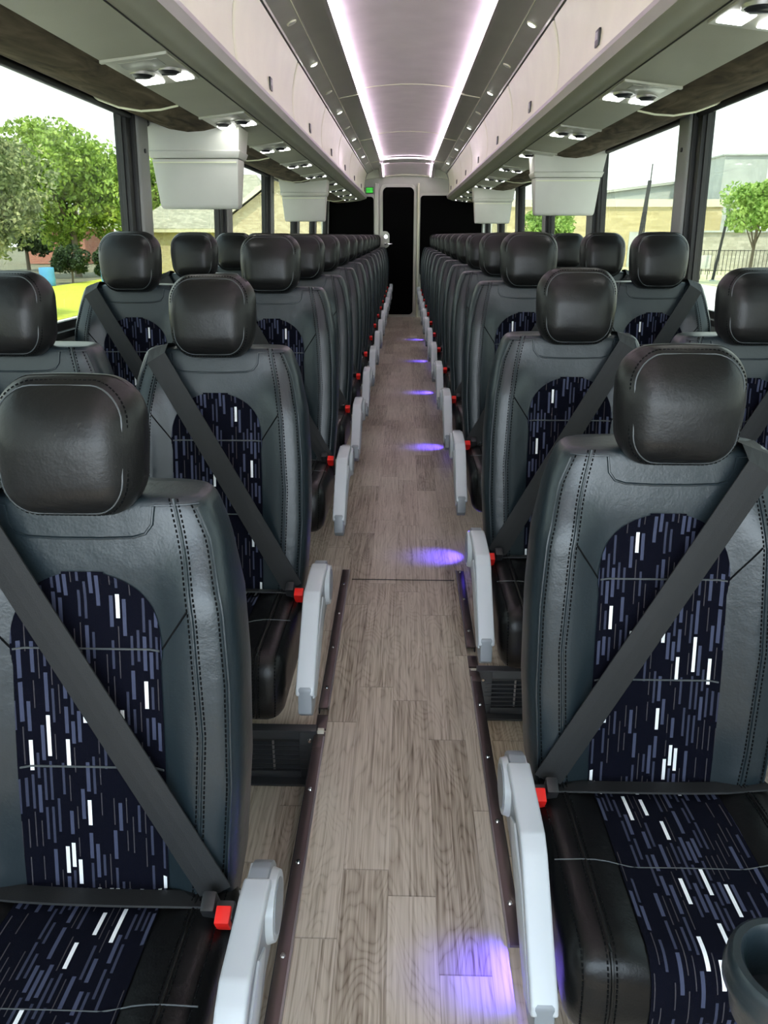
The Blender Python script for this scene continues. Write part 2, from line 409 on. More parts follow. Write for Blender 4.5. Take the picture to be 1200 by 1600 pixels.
# ceiling: spot strips, side panels, lit trough
def ceil_part(poly, m, s, name='ceiling', y0=Y0, y1=Y1, **k_):
    return cs(poly, name, m, side=s, y0=y0, y1=y1, **k_)
seam_L = [5.58-2.35, 5.58, 7.97, 10.3]
for s in (-1, 1):
    ceil_part([(.552, 1.974), (.550, 1.985), (.472, 2.022)], strip_m, s, 'ceiling_strip_'+NM[s], th=.012)
    ceil_part([(.476, 2.026), (.469, 2.029), (.36, 2.047), (.343, 2.052), (.338, 2.066)], strip_d, s, 'ceiling_side_'+NM[s], th=.012)
    mb = MB()
    mb.tube([(S0+s*.474, Y0, 2.0215), (S0+s*.474, 11.5, 2.0215)], .0022, 6)
    for y in seam_L: mb.tube([(S0+s*.469, y, 2.0265), (S0+s*.36, y, 2.0445), (S0+s*.342, y, 2.050)], .003, 6)
    mb.build('trim_%d' % tn, cream, kind='structure', smooth=True); tn += 1
# arched ceiling panel
def arch(a): return 2.080+.030*(1-(a/.36)**2)
xs = [-.36+.72*i/24 for i in range(25)]
cs([(x, arch(x)) for x in xs], 'ceiling', ceil_m, side=0, y0=Y0, y1=Y1, th=.015, smooth=True)
mb = MB()
for y in seam_L[:3]: mb.tube([(S0+x, y, arch(x)-.002) for x in xs[1:-1]], .0035, 6)
mb.build('trim_%d' % tn, cream, kind='structure', smooth=True); tn += 1
# cross beam between the two troughs and the one against the rear wall
for y0, y1 in ((10.3, 10.80),):
    mb = MB(); mb.prism([(S0+x, 2.052+.022*(1-(x/.34)**2)) for x in xs[1:-1]]+[(S0+x, 2.09) for x in xs[-2:0:-1]], y0, y1, 'y')
    mb.build('trim_%d' % tn, strip_d, kind='structure', bevel=0); tn += 1
# light strips along the troughs
for (y0, y1, nm) in ((Y0+.1, 10.29, 'long pinkish white light strip framing the main ceiling panel'),):
    mb = MB()
    for s in (-1, 1): mb.box((S0+s*.334, (y0+y1)/2, 2.060), (.0028, (y1-y0)/2, .007))
    mb.tube([(S0+x, y1-.004, 2.060+.022*(1-(x/.34)**2)) for x in [-.325+.65*i/16 for i in range(17)]], .005, 6)
    tag(mb.build('ceiling_light_strip', ledm), nm, 'light strip')

# sloping lit panel above the rear door
def rp(x, t2, d=0): return (S0+x, 10.80+.62*t2, 2.062-.115*t2+.030*(1-(x/.34)**2)-d)
mb = MB(); v = []; X_ = [-.34+.68*i/20 for i in range(21)]
for d in (0, -.012):
    for t2 in (0, .5, 1): v += [rp(x, t2, d) for x in X_]
fs = []
for L_ in (0, 63):
    for j in range(2):
        for i in range(20): fs.append((L_+j*21+i, L_+j*21+i+1, L_+j*21+22+i, L_+j*21+21+i))
mb.add(v, fs); mb.build('ceiling_rear', ceil_m, kind='structure', smooth=True)
mb = MB()
for s in (-1, 1): mb.prism([(10.80, 2.075), (11.45, 2.075), (11.45, 1.925), (10.80, 2.045)], S0+s*.345, S0+s*.385)
mb.build('ceiling_rear_cheek', strip_d, kind='structure')
mb = MB(); path_ = [rp(-.330, t2/6, .008) for t2 in range(6, -1, -1)]+[rp(x, .01, .008) for x in [-.32+.64*i/14 for i in range(15)]]+[rp(.330, t2/6, .008) for t2 in range(0, 7)]
mb.tube(path_, .0045, 6); tag(mb.build('ceiling_light_strip', ledm), 'short light strip framing the small sloping panel above the rear door', 'light strip')

# ------------------------------------------------------------------ overhead bins
def bin_unit(s, y0, y1, lab):
    t_ = empty('overhead_bin', (S0+s*.70, (y0+y1)/2, 1.70), lab, 'luggage bin', 'overhead bins along the %s side' % NM[s])
    o_ = Vector(t_.location)
    prof = [(.582, 1.700), (.588, 1.74), (.590, 1.79), (.586, 1.85), (.574, 1.91), (.556, 1.965)]
    n = len(prof); st = [(.0065, .010), (.0095, .004), (.017, .001), (.035, 0)]
    ys = [(y0+d, o) for d, o in st]+[(y1-d, o) for d, o in st[::-1]]; mb = MB(); v = []
    for (y, off) in ys: v += [(S0+s*(x+off), y, z) for x, z in prof]
    for (y, off) in (ys[0], ys[-1]): v += [(S0+s*(x+.012), y, z) for x, z in prof]
    fs = []; m_ = len(ys)
    for j in range(m_-1): fs += [(j*n+i, j*n+i+1, (j+1)*n+i+1, (j+1)*n+i) for i in range(n-1)]
    B0 = m_*n; B1 = B0+n
    fs += [(B0+i, B1+i, B1+i+1, B0+i+1) for i in range(n-1)]+[(i, B0+i, B0+i+1, i+1) for i in range(n-1)]+[((m_-1)*n+i, (m_-1)*n+i+1, B1+i+1, B1+i) for i in range(n-1)]
    mb.add([Vector(p)-o_ for p in v], fs); d = mb.build('door', cream, parent=t_, smooth=True)
    mb = MB(); mb.prism([(S0+s*(x+.0135)-o_.x, z-o_.z) for x, z in prof]+[(S0+s*x-o_.x, z-o_.z) for x, z in [(1.02, 1.965), (1.08, 1.72), (1.02, 1.66), (.66, 1.66)]], y0+.002-o_.y, y1-.002-o_.y, 'y')
    mb.build('body', rubber, parent=t_)
    mb = MB(); yc = (y0+y1)/2; mb.box(Vector((S0+s*.5855, yc, 1.757))-o_, (.0035, .025, .024)); l = mb.build('latch', plastic_k, parent=d, bevel=.002)
    mb = MB(); mb.box(Vector((S0+s*.5825, yc+.004, 1.762))-o_, (.002, .015, .011)); mb.build('latch_lever', steel, parent=d, bevel=.001)
ordn = ['first', 'second', 'third', 'fourth', 'fifth', 'sixth', 'seventh', 'eighth', 'ninth', 'tenth', 'eleventh', 'twelfth', 'thirteenth', 'fourteenth']
for s, y0 in ((-1, 2.80-2*1.36), (1, 3.42-3*1.36)):
    y = y0; k_ = 0; seen = 0; ab = 0
    while y < 11.1:
        y1 = min(y+1.36, 11.2)
        if y1 > 1.5:
            seen += 1
            where = 'nearest the camera' if seen == 1 else ('last by rear wall' if y1 > 11.1 else '%s from the front' % ordn[seen-1])
            bin_unit(s, y, y1, 'cream overhead luggage bin with dark latch on the %s, %s' % (NM[s], where))
        else:
            bin_unit(s, y, y1, 'cream overhead luggage bin on the %s, %s behind the photographer' % (NM[s], ('directly above or', 'far')[min(ab, 1)])); ab += 1
        y = y1; k_ += 1

# ------------------------------------------------------------------ reading light and air vent units
def pz(x): return 1.6215-(x-.65)*.1181                # service rail surface
def service_unit(s, y0, lab):
    t_ = empty('reading_light_panel', (S0+s*.74, y0+.17, pz(.74)-.004), lab, 'light panel', 'reading light panels under the %s bins' % NM[s]); o_ = Vector(t_.location)
    P = lambda x, y, d: Vector((S0+s*x, y0+y, pz(x)-d))-o_
    def slab(mb, x0, x1, ya, yb, d0, d1):
        mb.add([P(x0, ya, d0), P(x1, ya, d0), P(x1, yb, d0), P(x0, yb, d0), P(x0, ya, d1), P(x1, ya, d1), P(x1, yb, d1), P(x0, yb, d1)],
               [(0, 3, 2, 1), (4, 5, 6, 7), (0, 1, 5, 4), (1, 2, 6, 5), (2, 3, 7, 6), (3, 0, 4, 7)])
    mb = MB(); slab(mb, .656, .829, 0, .345, -.004, .004); slab(mb, .652, .833, -.006, .010, -.004, .0075); mb.build('bezel', bezel_m, parent=t_, bevel=.002)
    mb = MB(); slab(mb, .69, .80, .035, .115, .003, .0055); mb.build('recess_cover', strip_d, parent=t_, bevel=.002)
    for xx, yy in ((.702, .18), (.780, .18)):
        mb = MB(); c_ = P(xx, yy, .002); mb.cyl(c_, c_+Vector((0, 0, -.007)), .037, .035, 24)
        vnt = mb.build('air_vent', steel, parent=t_, smooth=True)
        mb = MB(); mb.cyl(c_+Vector((0, 0, -.006)), c_+Vector((0, 0, -.013)), .031, .022, 24)
        mb.box(c_+Vector((0, 0, -.014)), (.021, .003, .002)); mb.build('vent_nozzle', plastic_k, parent=vnt, smooth=True)
    for x0, x1 in ((.664, .722), (.755, .818)):
        mb = MB(); slab(mb, x0, x1, .235, .315, .002, .008); mb.build('lamp_lens', lampm, parent=t_, bevel=.003)
for s, y0 in ((-1, 2.22), (1, 1.62)):
    k_ = 1; y = y0
    while y < 10.9:
        seen = k_ if s > 0 else k_
        if s > 0 and k_ == 1: lb = 'reading light and air vent panel on the right, cut by the top right corner'
        else: lb = 'reading light and air vent panel on the %s, %s from the front' % (NM[s], ordn[k_-1])
        service_unit(s, y, lb); y += 1.0; k_ += 1

# downlights
for s in (-1, 1):
    for k_ in range(10):
        y = 2.80+.81*k_ + (.05 if s > 0 else 0); xx = .507; lit = (k_ % 2 == 0) if s < 0 else (k_ % 2 == 1)
        z = 1.985+(2.022-1.985)*(.550-xx)/.078-.001
        t_ = empty('downlight', (S0+s*xx, y, z), 'round recessed downlight, %s, %s in the row on the %s ceiling strip' % ('lit' if lit else 'unlit', ordn[k_], NM[s]), 'downlight', 'downlights in the ceiling strips')
        rot = Matrix.Rotation(s*R_(25), 3, 'Y'); nv = rot @ Vector((0, 0, -1))
        mb = MB(); mb.cyl(nv*-.004, nv*.003, .024, .022, 20); mb.build('ring', cream, parent=t_, smooth=True)
        mb = MB(); mb.cyl(nv*.0025, nv*.0045, .017, .016, 20); mb.build('lens', spotm if lit else spot_off, parent=t_, smooth=True)

# ------------------------------------------------------------------ flip-down monitors
def monitor(x, y, lab):
    t_ = empty('ceiling_monitor', (x, y, 1.28), lab, 'monitor', 'monitors hanging from the overhead bins')
    def loft(levels, name, m, bevel=.006):
        mb = MB(); v = []
        for (z, hw, ya, yb) in levels: v += [(-hw, ya, z), (hw, ya, z), (hw, yb, z), (-hw, yb, z)]
        n = len(levels); fs = []
        for i in range(n-1):
            for j in range(4): fs.append((i*4+j, i*4+(j+1) % 4, i*4+4+(j+1) % 4, i*4+4+j))
        fs += [(3, 2, 1, 0), tuple((n-1)*4+j for j in range(4))]
        mb.add(v, fs); return mb.build(name, m, parent=t_, bevel=bevel, seg=2)
    loft([(0, .172, -.015, .05), (.012, .178, -.022, .06), (.205, .192, -.045, .10)], 'screen_housing', tvm)
    loft([(.207, .196, -.050, .115), (.235, .206, -.060, .13), (.238, .200, -.052, .12), (.36, .214, -.075, .14)], 'mount_bracket', tvm)
    mb = MB(); mb.box((0, -.0475, .19), (.185, .002, .0025)); mb.build('screen_seam', cream, parent=t_)
monitor(-.933, 3.62, 'cream fold-down monitor housing hanging on the left, nearer the front')
monitor(-.885, 7.0, 'small far monitor housing hanging on the left beyond the large one')
monitor(.957, 4.82, 'cream fold-down monitor housing hanging on the right, nearer the front')
monitor(.90, 8.2, 'small far monitor housing hanging on the right beyond the large one')

# ------------------------------------------------------------------ rear wall and door
D = Y1
def rrect(x0, x1, z0, z1, r, n=6, top=0):
    pts = []
    for (cx_, cz, a0) in ((x1-r, z1-r, 0), (x0+r, z1-r, 90), (x0+r, z0+r, 180), (x1-r, z0+r, 270)):
        for i in range(n+1):
            a_ = R_(a0+90*i/n); x = cx_+r*math.cos(a_); z = cz+r*math.sin(a_)
            if top and z > (z0+z1)/2: z += top*(1-((x-(x0+x1)/2)/((x1-x0)/2))**2)
            pts.append((x, z))
    return pts
mb = MB(); mb.box((S0, D+.05, 1.05), (1.25, .03, 1.22)); mb.build('wall_rear', backw, kind='structure')
mb = MB(); mb.prism(rrect(-.372, .170, -.0, 1.84, .09, 8, .02), D-.025, D+.02, 'y'); dr = mb.build('door_1', backw, kind='structure', bevel=.008)
mb = MB(); mb.prism(rrect(-.322, .128, .04, 1.80, .06, 8, .022), D-.032, D-.02, 'y'); x = mb.build('door_glass', blackglass, parent=dr); x.location = -dr.location
mb = MB(); mb.prism(rrect(-.36, -.225, .99, 1.22, .06, 6), D-.048, D-.02, 'y'); x = mb.build('lock_plate', backw, parent=dr, bevel=.004); x.location = -dr.location
mb = MB(); mb.cyl((-.277, D-.065, 1.145), (-.277, D-.045, 1.145), .028, n=18); x = mb.build('door_lock', chrome, parent=dr, smooth=True); x.location = -dr.location
mb = MB(); mb.cyl((-.285, D-.09, 1.045), (-.285, D-.045, 1.045), .014); mb.box((-.235, D-.09, 1.045), (.055, .008, .008)); x = mb.build('door_handle', chrome, parent=dr, bevel=.002); x.location = -dr.location
# frame posts beside the door, curved header
mb = MB(); mb.box((-.41, D-.02, .93), (.030, .035, .93)); mb.build('trim_%d' % tn, backw, kind='structure', bevel=.01); tn += 1
mb = MB(); mb.box((.192, D-.02, .93), (.016, .04, .93)); mb.build('trim_%d' % tn, cream, kind='structure', bevel=.008); tn += 1
mb = MB(); hp = [(-1.1+2.2*i/30, 0) for i in range(31)]
mb.prism([(S0+x, 1.90+.06*max(0, 1-(x/.62)**2)) for x, _ in hp]+[(S0+x, 2.10) for x, _ in hp[::-1]], D-.10, D-.01, 'y'); mb.build('trim_%d' % tn, cream, kind='structure'); tn += 1
for (x0, x1, z0, z1) in ((-1.12, -.455, .6, 1.685), (.222, 1.12, .6, 1.70)):
    mb = MB(); mb.prism(rrect(x0-.03, x1+.03, z0-.03, z1+.035, .06), D-.02, D+.02, 'y'); q_ = mb.build('window_%d' % wn_, backw, kind='structure', bevel=.006); wn_ += 1
    mb = MB(); mb.prism(rrect(x0, x1, z0, z1, .045), D-.028, D-.015, 'y'); x = mb.build('dark_pane', blackglass, parent=q_); x.location = -q_.location
# green sign
t_ = empty('exit_sign', (-.513, D-.03, 1.735), 'small green lit sign on the rear wall left of the door', 'sign')
mb = MB(); mb.box((0, 0, .035), (.055, .012, .04)); mb.build('housing', plastic_k, parent=t_, bevel=.003)
mb = MB(); mb.box((0, -.013, .035), (.047, .002, .032)); face = mb.build('sign_face', greenm, parent=t_)
mb = MB()
for i, ch in enumerate('EXIT'):
    x = -.036+i*.022
    segs = {'E': [(0, .02, .002, .038), (.006, .002, .006, .002), (.006, .02, .006, .002), (.006, .038, .006, .002)], 'X': None, 'I': [(.004, .02, .002, .019)], 'T': [(.006, .02, .002, .019), (.006, .038, .008, .002)]}[ch]
    if ch == 'X':
        for q_ in (1, -1): mb.box((x+.006, -.0155, .034), (.0022, .001, .022), Matrix.Rotation(q_*R_(24), 3, 'Y'))
    else:
        for (dx, dz, hx, hz) in segs: mb.box((x+dx, -.0155, .014+dz), (hx, .001, hz if hx > .003 else .019))
mb.build('letters', plastic_k, parent=face)

# ------------------------------------------------------------------ coach seat
def bw(z):                                   # half width of the backrest
    return float(np.interp(z, [.36, .45, .60, .75, .86, .95, 1.01], [.196, .212, .222, .222, .215, .196, .172]))
def yc0(z): return .112+.185*(z-.42)
def bol(x, z):
    e = sstep(.10, .165, abs(x)); top = 1-sstep(.86, .97, z)
    return -.024*e*top + .006*(1-sstep(.09, .115, abs(x)))*(1-sstep(.86, .92, z))
DH = .058
def S(x, z, off=0.):                         # front surface of the backrest
    w_ = bw(z); u_ = min(.9999, abs(x)/w_); return yc0(z)-DH*(1-u_**4.5)**(1/4.5)+bol(x, z)-off
def backrest_mesh():
    N = 72; zs = [.36, .375]+[.40+.02*i for i in range(30)]+[.990, .998, 1.004, 1.008, 1.010]
    sh = {len(zs)-5: 1, len(zs)-4: .993, len(zs)-3: .975, len(zs)-2: .95, len(zs)-1: .90, 0: .8}
    vs = []; fs = []
    for i, z in enumerate(zs):
        w_ = bw(z); k_ = sh.get(i, 1)
        for j in range(N):
            a_ = 2*math.pi*j/N; ca, sa = math.cos(a_), math.sin(a_)
            x = w_*math.copysign(abs(ca)**(2/4.5), ca); yy = DH*math.copysign(abs(sa)**(2/4.5), sa)
            y = yc0(z)+yy*k_
            if sa < 0: y += bol(x, z)*min(1, abs(yy)/DH*1.2)
            vs.append((x*k_, y, z))
    n = len(zs)
    for i in range(n-1):
        for j in range(N): fs.append((i*N+j, i*N+(j+1) % N, (i+1)*N+(j+1) % N, (i+1)*N+j))
    for base, flip in ((0, True), ((n-1)*N, False)):
        z = zs[0] if base == 0 else zs[-1]+.002
        prev = list(range(base, base+N))
        for k_ in (.6, .2):
            st = len(vs)
            for j in range(N):
                p = Vector(vs[base+j]); c_ = Vector((0, yc0(z), z)); q_ = c_.lerp(Vector((p.x, p.y, z)), k_); vs.append(tuple(q_))
            for j in range(N):
                f_ = (prev[j], prev[(j+1) % N], st+(j+1) % N, st+j); fs.append(f_ if not flip else f_[::-1])
            prev = list(range(st, st+N))
        fs.append(tuple(prev) if not flip else tuple(prev[::-1]))
    return vs, fs
def arch_half(z):                            # half width of the patterned insert at height z
    if z < .79: return .107+.003*math.sin((z-.4)*8)
    t_ = (z-.79)/.118; return .110*max(0, 1-t_**2.6)**.5
def insert_mesh():
    zs = [.40+.39*i/20 for i in range(21)]+[.79+.118*math.sin(math.pi/2*i/14) for i in range(1, 15)]
    M_ = 16; vs = []; fs = []; uv = []
    for z in zs:
        h = max(arch_half(z), .030)
        for j in range(M_+1):
            x = -h+2*h*j/M_; vs.append((x, S(x, z, .0022), z)); uv.append((x+.3, z))
    for i in range(len(zs)-1):
        for j in range(M_): fs.append((i*(M_+1)+j, i*(M_+1)+j+1, (i+1)*(M_+1)+j+1, (i+1)*(M_+1)+j))
    return vs, fs, uv
# cushion
CX, CYc, CZc = .214, -.105, .360; CHY, CHZ, CR = .205, .074, .038
def cdef(p):
    x, y, z = p; t_ = sstep(-CHZ*.2, CHZ, z)
    z2 = z+t_*(.010*sstep(.09, .16, abs(x))-.008*(1-sstep(.08, .12, abs(x))) + .010*(1-(x/CX)**2)*.6 - .010*sstep(.05, .2, y))
    y2 = y-.012*(1-sstep(.0, .07, abs(z)))*(1 if y < -CHY*.6 else 0)
    x2 = x*(1-.03*sstep(0, -CHZ, z))
    return Vector((x2, y2+CYc, z2+CZc))
def cushion_insert(s):
    prof = []
    for i in range(14): prof.append((.19-(.19+CHY-CR)*i/13, CHZ, 0, 1))
    for i in range(1, 9):
        a_ = math.pi/2*i/8; prof.append((-(CHY-CR)-CR*math.sin(a_), CHZ-CR+CR*math.cos(a_), -math.sin(a_), math.cos(a_)))
    for i in range(1, 7): prof.append((-CHY, CHZ-CR-(2*CHZ-1.5*CR)*i/6, -1, 0))
    vs = []; uv = []; fs = []; M_ = 14; L = 0; pv = None
    for (y, z, ny, nz) in prof:
        if pv: L += math.hypot(y-pv[0], z-pv[1])
        pv = (y, z)
        for j in range(M_+1):
            x = -.107+.214*j/M_; p = cdef(Vector((x, y, z))); vs.append(p+Vector((0, ny, nz))*.0022); uv.append((x+.3, 2-L))
    for i in range(len(prof)-1):
        for j in range(M_): fs.append((i*(M_+1)+j, i*(M_+1)+j+1, (i+1)*(M_+1)+j+1, (i+1)*(M_+1)+j))
    return vs, fs, uv
def cpath(x, off=.001, y_from=.17, full=True):
    pts = []
    for i in range(12): pts.append((y_from-(y_from+CHY-CR)*i/11, CHZ+off))
    for i in range(1, 7):
        a_ = math.pi/2*i/6; pts.append((-(CHY-CR)-(CR+off)*math.sin(a_), CHZ-CR+(CR+off)*math.cos(a_)))
    for i in range(1, 5): pts.append((-CHY-off, CHZ-CR-(2*CHZ-1.6*CR)*i/4))
    return [cdef(Vector((x, y, z))) for y, z in pts]
# headrest
HX, HY, HZ, HR = .102, .055, .091, .052
HC = Vector((0, .172, 1.084))
def hdef(p):
    x, y, z = p
    x2 = x*(1-.07*sstep(.02, -HZ, z)-.015*sstep(.03, HZ, z))
    fr = -1 if y < 0 else .4
    y2 = y + fr*.012*(1-(x/HX)**2)*(1-(z/HZ)**2) + z*.10 + (.012*sstep(0, HZ, z) if y < 0 else 0)
    z2 = z+(.006*(1-(x/HX)**2) if z > 0 else -.004*(1-(x/HX)**2))
    return Vector((x2, y2, z2))+HC
def hfront(x, z, off=0):
    dx = max(abs(x)-(HX-HR), 0); dz = max(abs(z)-(HZ-HR), 0); q_ = dx*dx+dz*dz
    return hdef(Vector((x, -(HY-HR)-math.sqrt(max(HR*HR-q_, 0))-off, z)))
def hloop(ix, iz, r, off):
    return [hfront(x, z, off) for x, z in [(a_, b_) for a_, b_ in rrect(-ix, ix, -iz, iz, r, 8)]]

def make_seat(s, aisle):
    """s=+1: window is towards +x.  local x runs aisle -> window, y to the rear"""
    t_ = empty('coach_seat')
    X = lambda p: Vector((p[0]*s, p[1], p[2]))
    def put(mb, name, m, parent, **k_):
        mb.v = [X(p) for p in mb.v]; return mb.build(name, m, parent=parent, **k_)
    mb = MB(); mb.add(*backrest_mesh()); br = put(mb, 'backrest', leather2, t_, smooth=True)
    vs, fs, uv = insert_mesh(); mesh('fabric_insert', [X(p) for p in vs], fs, fabric, br, smooth=True, uvs=uv)
    # seams and stitching
    seam = MB(); st = MB()
    for sg in (-1, 1):
        zz = [.44+.57*i/40 for i in range(41)]
        def xs_(z, d=0): return sg*(float(np.interp(z, [.40, .50, .68, .85, .92, 1.01], [.150, .160, .169, .160, .150, .132]))+d)
        seam.tube([(xs_(z), S(xs_(z), z, .0002), z) for z in zz], .0024, 6)
        for d in (-.0055, .0055): st.dashes([(xs_(z, d), S(xs_(z, d), z, .0004), z) for z in zz])
        xe = lambda z: sg*(bw(z)-.016)
        seam.tube([(xe(z)+sg*.002, S(xe(z)+sg*.002, z, .0002), z) for z in zz[:-1]], .0022, 6)
        st.dashes([(xe(z)-sg*.004, S(xe(z)-sg*.004, z, .0004), z) for z in zz[:-1]])
        st.tube([(sg*(.110+.042*i/8), S(sg*(.110+.042*i/8), .797+.062*i/8, .0003), .797+.062*i/8) for i in range(9)], .0016, 5)
        # shoulder edge seam
        seam.tube([(sg*x, S(sg*x, 1.0, .0), 1.001) for x in [.105+.06*i/6 for i in range(7)]], .0014, 5)
    fl_ = [(-.105, 1.0), (-.102, .975), (-.092, .962), (-.075, .957), (-.03, .955), (.03, .955), (.075, .957), (.092, .962), (.102, .975), (.105, 1.0)]
    seam.tube([(x, S(x, z, .001), z) for x, z in fl_], .0022, 6)
    put(seam, 'seam', leather2, br, smooth=True); put(st, 'stitching', thread, br)
    for z in (.795, .617): pp = MB(); pp.tube([(x, S(x, z, .003), z) for x in [-.107+.214*i/14 for i in range(15)]], .0016, 6); put(pp, 'piping', piping_m, br, smooth=True)
    # headrest
    mb = MB(); mb.add(*rbox(HX, HY, HZ, HR, hdef)); hr = put(mb, 'headrest', leather, t_, smooth=True)
    mb = MB(); mb.tube(hloop(.084, .080, .043, .0003), .0013, 5, closed=True); put(mb, 'headrest_seam', piping_m, hr, smooth=True)
    mb = MB(); lp = hloop(.0895, .0855, .048, .0006); mb.dashes(lp+[lp[0]], .0065, .004, .0011); put(mb, 'headrest_stitching', thread, hr)
    mb = MB()
    for q_ in (-.05, .05): mb.cyl((q_, .195, .96), (q_, .19, 1.03), .006, n=8)
    put(mb, 'headrest_post', steel, t_, smooth=True)
    # cushion
    mb = MB(); mb.add(*rbox(CX, CHY, CHZ, CR, cdef)); cu = put(mb, 'cushion', leather3, t_, smooth=True)
    vs, fs, uv = cushion_insert(s); mesh('fabric_insert', [X(p) for p in vs], fs, fabric, cu, smooth=True, uvs=uv)
    st = MB(); seam = MB(); long_ = MB()
    for sg in (-1, 1):
        long_.tube(cpath(sg*.158, .0), .0026, 6)
        for d in (-.006, .006): st.dashes(cpath(sg*(.158+d), .0008))
        st.dashes(cpath(sg*(.197), -.003))
    cr_ = [cdef(Vector((x, -.035, CHZ+.0018))) for x in [-.205+.41*i/20 for i in range(21)]]; seam.tube(cr_, .0011, 5)
    put(seam, 'piping', piping_m, cu, smooth=True); put(long_, 'seam', leather3, cu, smooth=True); put(st, 'stitching', thread, cu)
    # base frame, hung below the cushion (origin at z .30 so that it can be shortened)
    mb = MB()
    for y in (.10, .17):
        for x in (.0, .17): mb.box((x, y, -.15), (.018, .022, .15))
        mb.box((.01, y, -.015), (.19, .02, .014))
    for x in (.0, .17): mb.box((x, .135, -.29), (.024, .055, .010))
    bf = put(mb, 'base_frame', vent_m, t_, bevel=.003); bf.location = (0, 0, .30)
    # belts
    bl = MB(); n = 26; hwid = .0255; P0 = Vector((.136, .212, 1.014)); P1 = Vector((.132, .130, .992)); P2 = Vector((-.186, .032, .448))
    path = [Vector((.138, .235, 1.010)), P0, Vector((.135, .165, 1.014))]
    for i in range(n+1):
        p = P1.lerp(P2, i/n); ys = S(max(-bw(p.z)*.93, min(bw(p.z)*.93, p.x)), p.z)-.004
        p.y = min(p.y, ys) if i not in () else p.y; path.append(p)
    d = (P2-P1); side = Vector((d.z, 0, -d.x)).normalized()
    v = []; fs = []
    for i, p in enumerate(path):
        k_ = side if i > 2 else side.lerp(Vector((-1, 0, 0)), 1-i/3).normalized() if side.x < 0 else side.lerp(Vector((1, 0, 0)), 1-i/3).normalized()
        wd = hwid
        for e_, zo in ((-1, 0), (-.33, -.0012), (.33, -.0012), (1, 0)):
            v.append(p+k_*wd*e_+Vector((0, zo, 0)))
        for e_ in (1, -1): v.append(p+k_*wd*e_+Vector((0, .0025, 0)))
    m_ = 6
    for i in range(len(path)-1):
        for j in range(m_): fs.append((i*m_+j, i*m_+(j+1) % m_, (i+1)*m_+(j+1) % m_, (i+1)*m_+j))
    fs += [tuple(range(m_-1, -1, -1)), tuple((len(path)-1)*m_+j for j in range(m_))]
    bl.add(v, fs); put(bl, 'shoulder_belt', belt_m, t_, smooth=False)
    bl = MB(); v = []; fs = []; n = 18
    for i in range(n+1):
        t2 = i/n; x = -.172+.375*t2; y = .030-.012*math.sin(math.pi*t2)+.015*t2; z = .440+.010*math.sin(math.pi*min(1, t2*1.3))*.5+.0
        tl = .45
        for yy, zz in ((-.022*math.cos(tl), .013*math.sin(tl)), (.022*math.cos(tl), -.013*math.sin(tl)), (.022*math.cos(tl)-.001, -.013*math.sin(tl)-.003), (-.022*math.cos(tl)-.001, .013*math.sin(tl)-.003)):
            v.append((x, y+yy, z+zz))
    for i in range(n):
        for j in range(4): fs.append((i*4+j, i*4+(j+1) % 4, i*4+4+(j+1) % 4, i*4+4+j))
    fs += [(3, 2, 1, 0), tuple(n*4+j for j in range(4))]
    bl.add(v, fs); put(bl, 'lap_belt', belt_m, t_)
    mb = MB(); mb.box((-.184, .012, .440), (.010, .014, .032), Matrix.Rotation(R_(25), 3, 'X')); put(mb, 'latch_plate', plastic_k, t_, bevel=.004)
    mb = MB(); mb.box((-.207, .010, .426), (.013, .013, .034), Matrix.Rotation(R_(25), 3, 'X')); bk = put(mb, 'belt_buckle', plastic_k, t_, bevel=.003)
    mb = MB(); mb.box((-.207, -.010, .448), (.0105, .012, .013), Matrix.Rotation(R_(25), 3, 'X')); put(mb, 'release_button', red_m, bk, bevel=.002)
    if aisle:
        ax = -.2465 if s > 0 else -.259
        def outline(k_=0.):
            pts = [(-.335, .295), (-.325, .345)]
            pts += [(-.185, .470), (-.160, .484)]
            pts += [(.0+.058*math.cos(R_(a2)), .433+.058*math.sin(R_(a2))) for a2 in range(95, -75, -14)]
            pts += [(-.06, .373), (-.20, .315), (-.28, .275), (-.315, .278)]
            return pts
        mb = MB(); mb.prism(outline(), ax-.014, ax+.014); ar = put(mb, 'armrest', silver_d, t_, bevel=.004, seg=2)
        # light top pad wrapping over the arm
        mb = MB(); top = [(-.328, .332), (-.323, .347), (-.186, .473), (-.160, .487), (-.05, .4935), (-.01, .492)]
        inn = [(-.01, .477), (-.05, .477), (-.152, .469), (-.176, .457), (-.305, .336), (-.313, .324)]
        mb.prism(top+inn, ax-.019, ax+.019); put(mb, 'arm_pad', silver, ar, bevel=.005, seg=3)
        mb = MB(); mb.prism([(-.31, .315), (-.20, .405), (-.10, .447), (-.06, .425), (-.16, .355), (-.27, .295)], ax-.0175, ax-.010); put(mb, 'side_cover', silver, ar, bevel=.003)
        mb = MB(); mb.cyl((ax-.024, 0, .433), (ax-.012, 0, .433), .046, .050, 28); hb = put(mb, 'hub_cap', silver, ar, smooth=True)
        mb = MB(); mb.cyl((ax-.0255, 0, .433), (ax-.0235, 0, .433), .036, .037, 28); put(mb, 'hub_disc', silver_d, hb, smooth=True)
        mb = MB(); mb.box((ax+.020, .03, .40), (.006, .03, .05)); mb.box((ax+.04, .06, .37), (.03, .015, .012)); put(mb, 'arm_bracket', silver, t_, bevel=.003)
    return t_
protos = {}; ROWY = {-1: (-.01, -.03), 1: (-.015, -.02)}
LY, RY = .80, 1.03; LX, RX = -.452, .444; PIT = .80
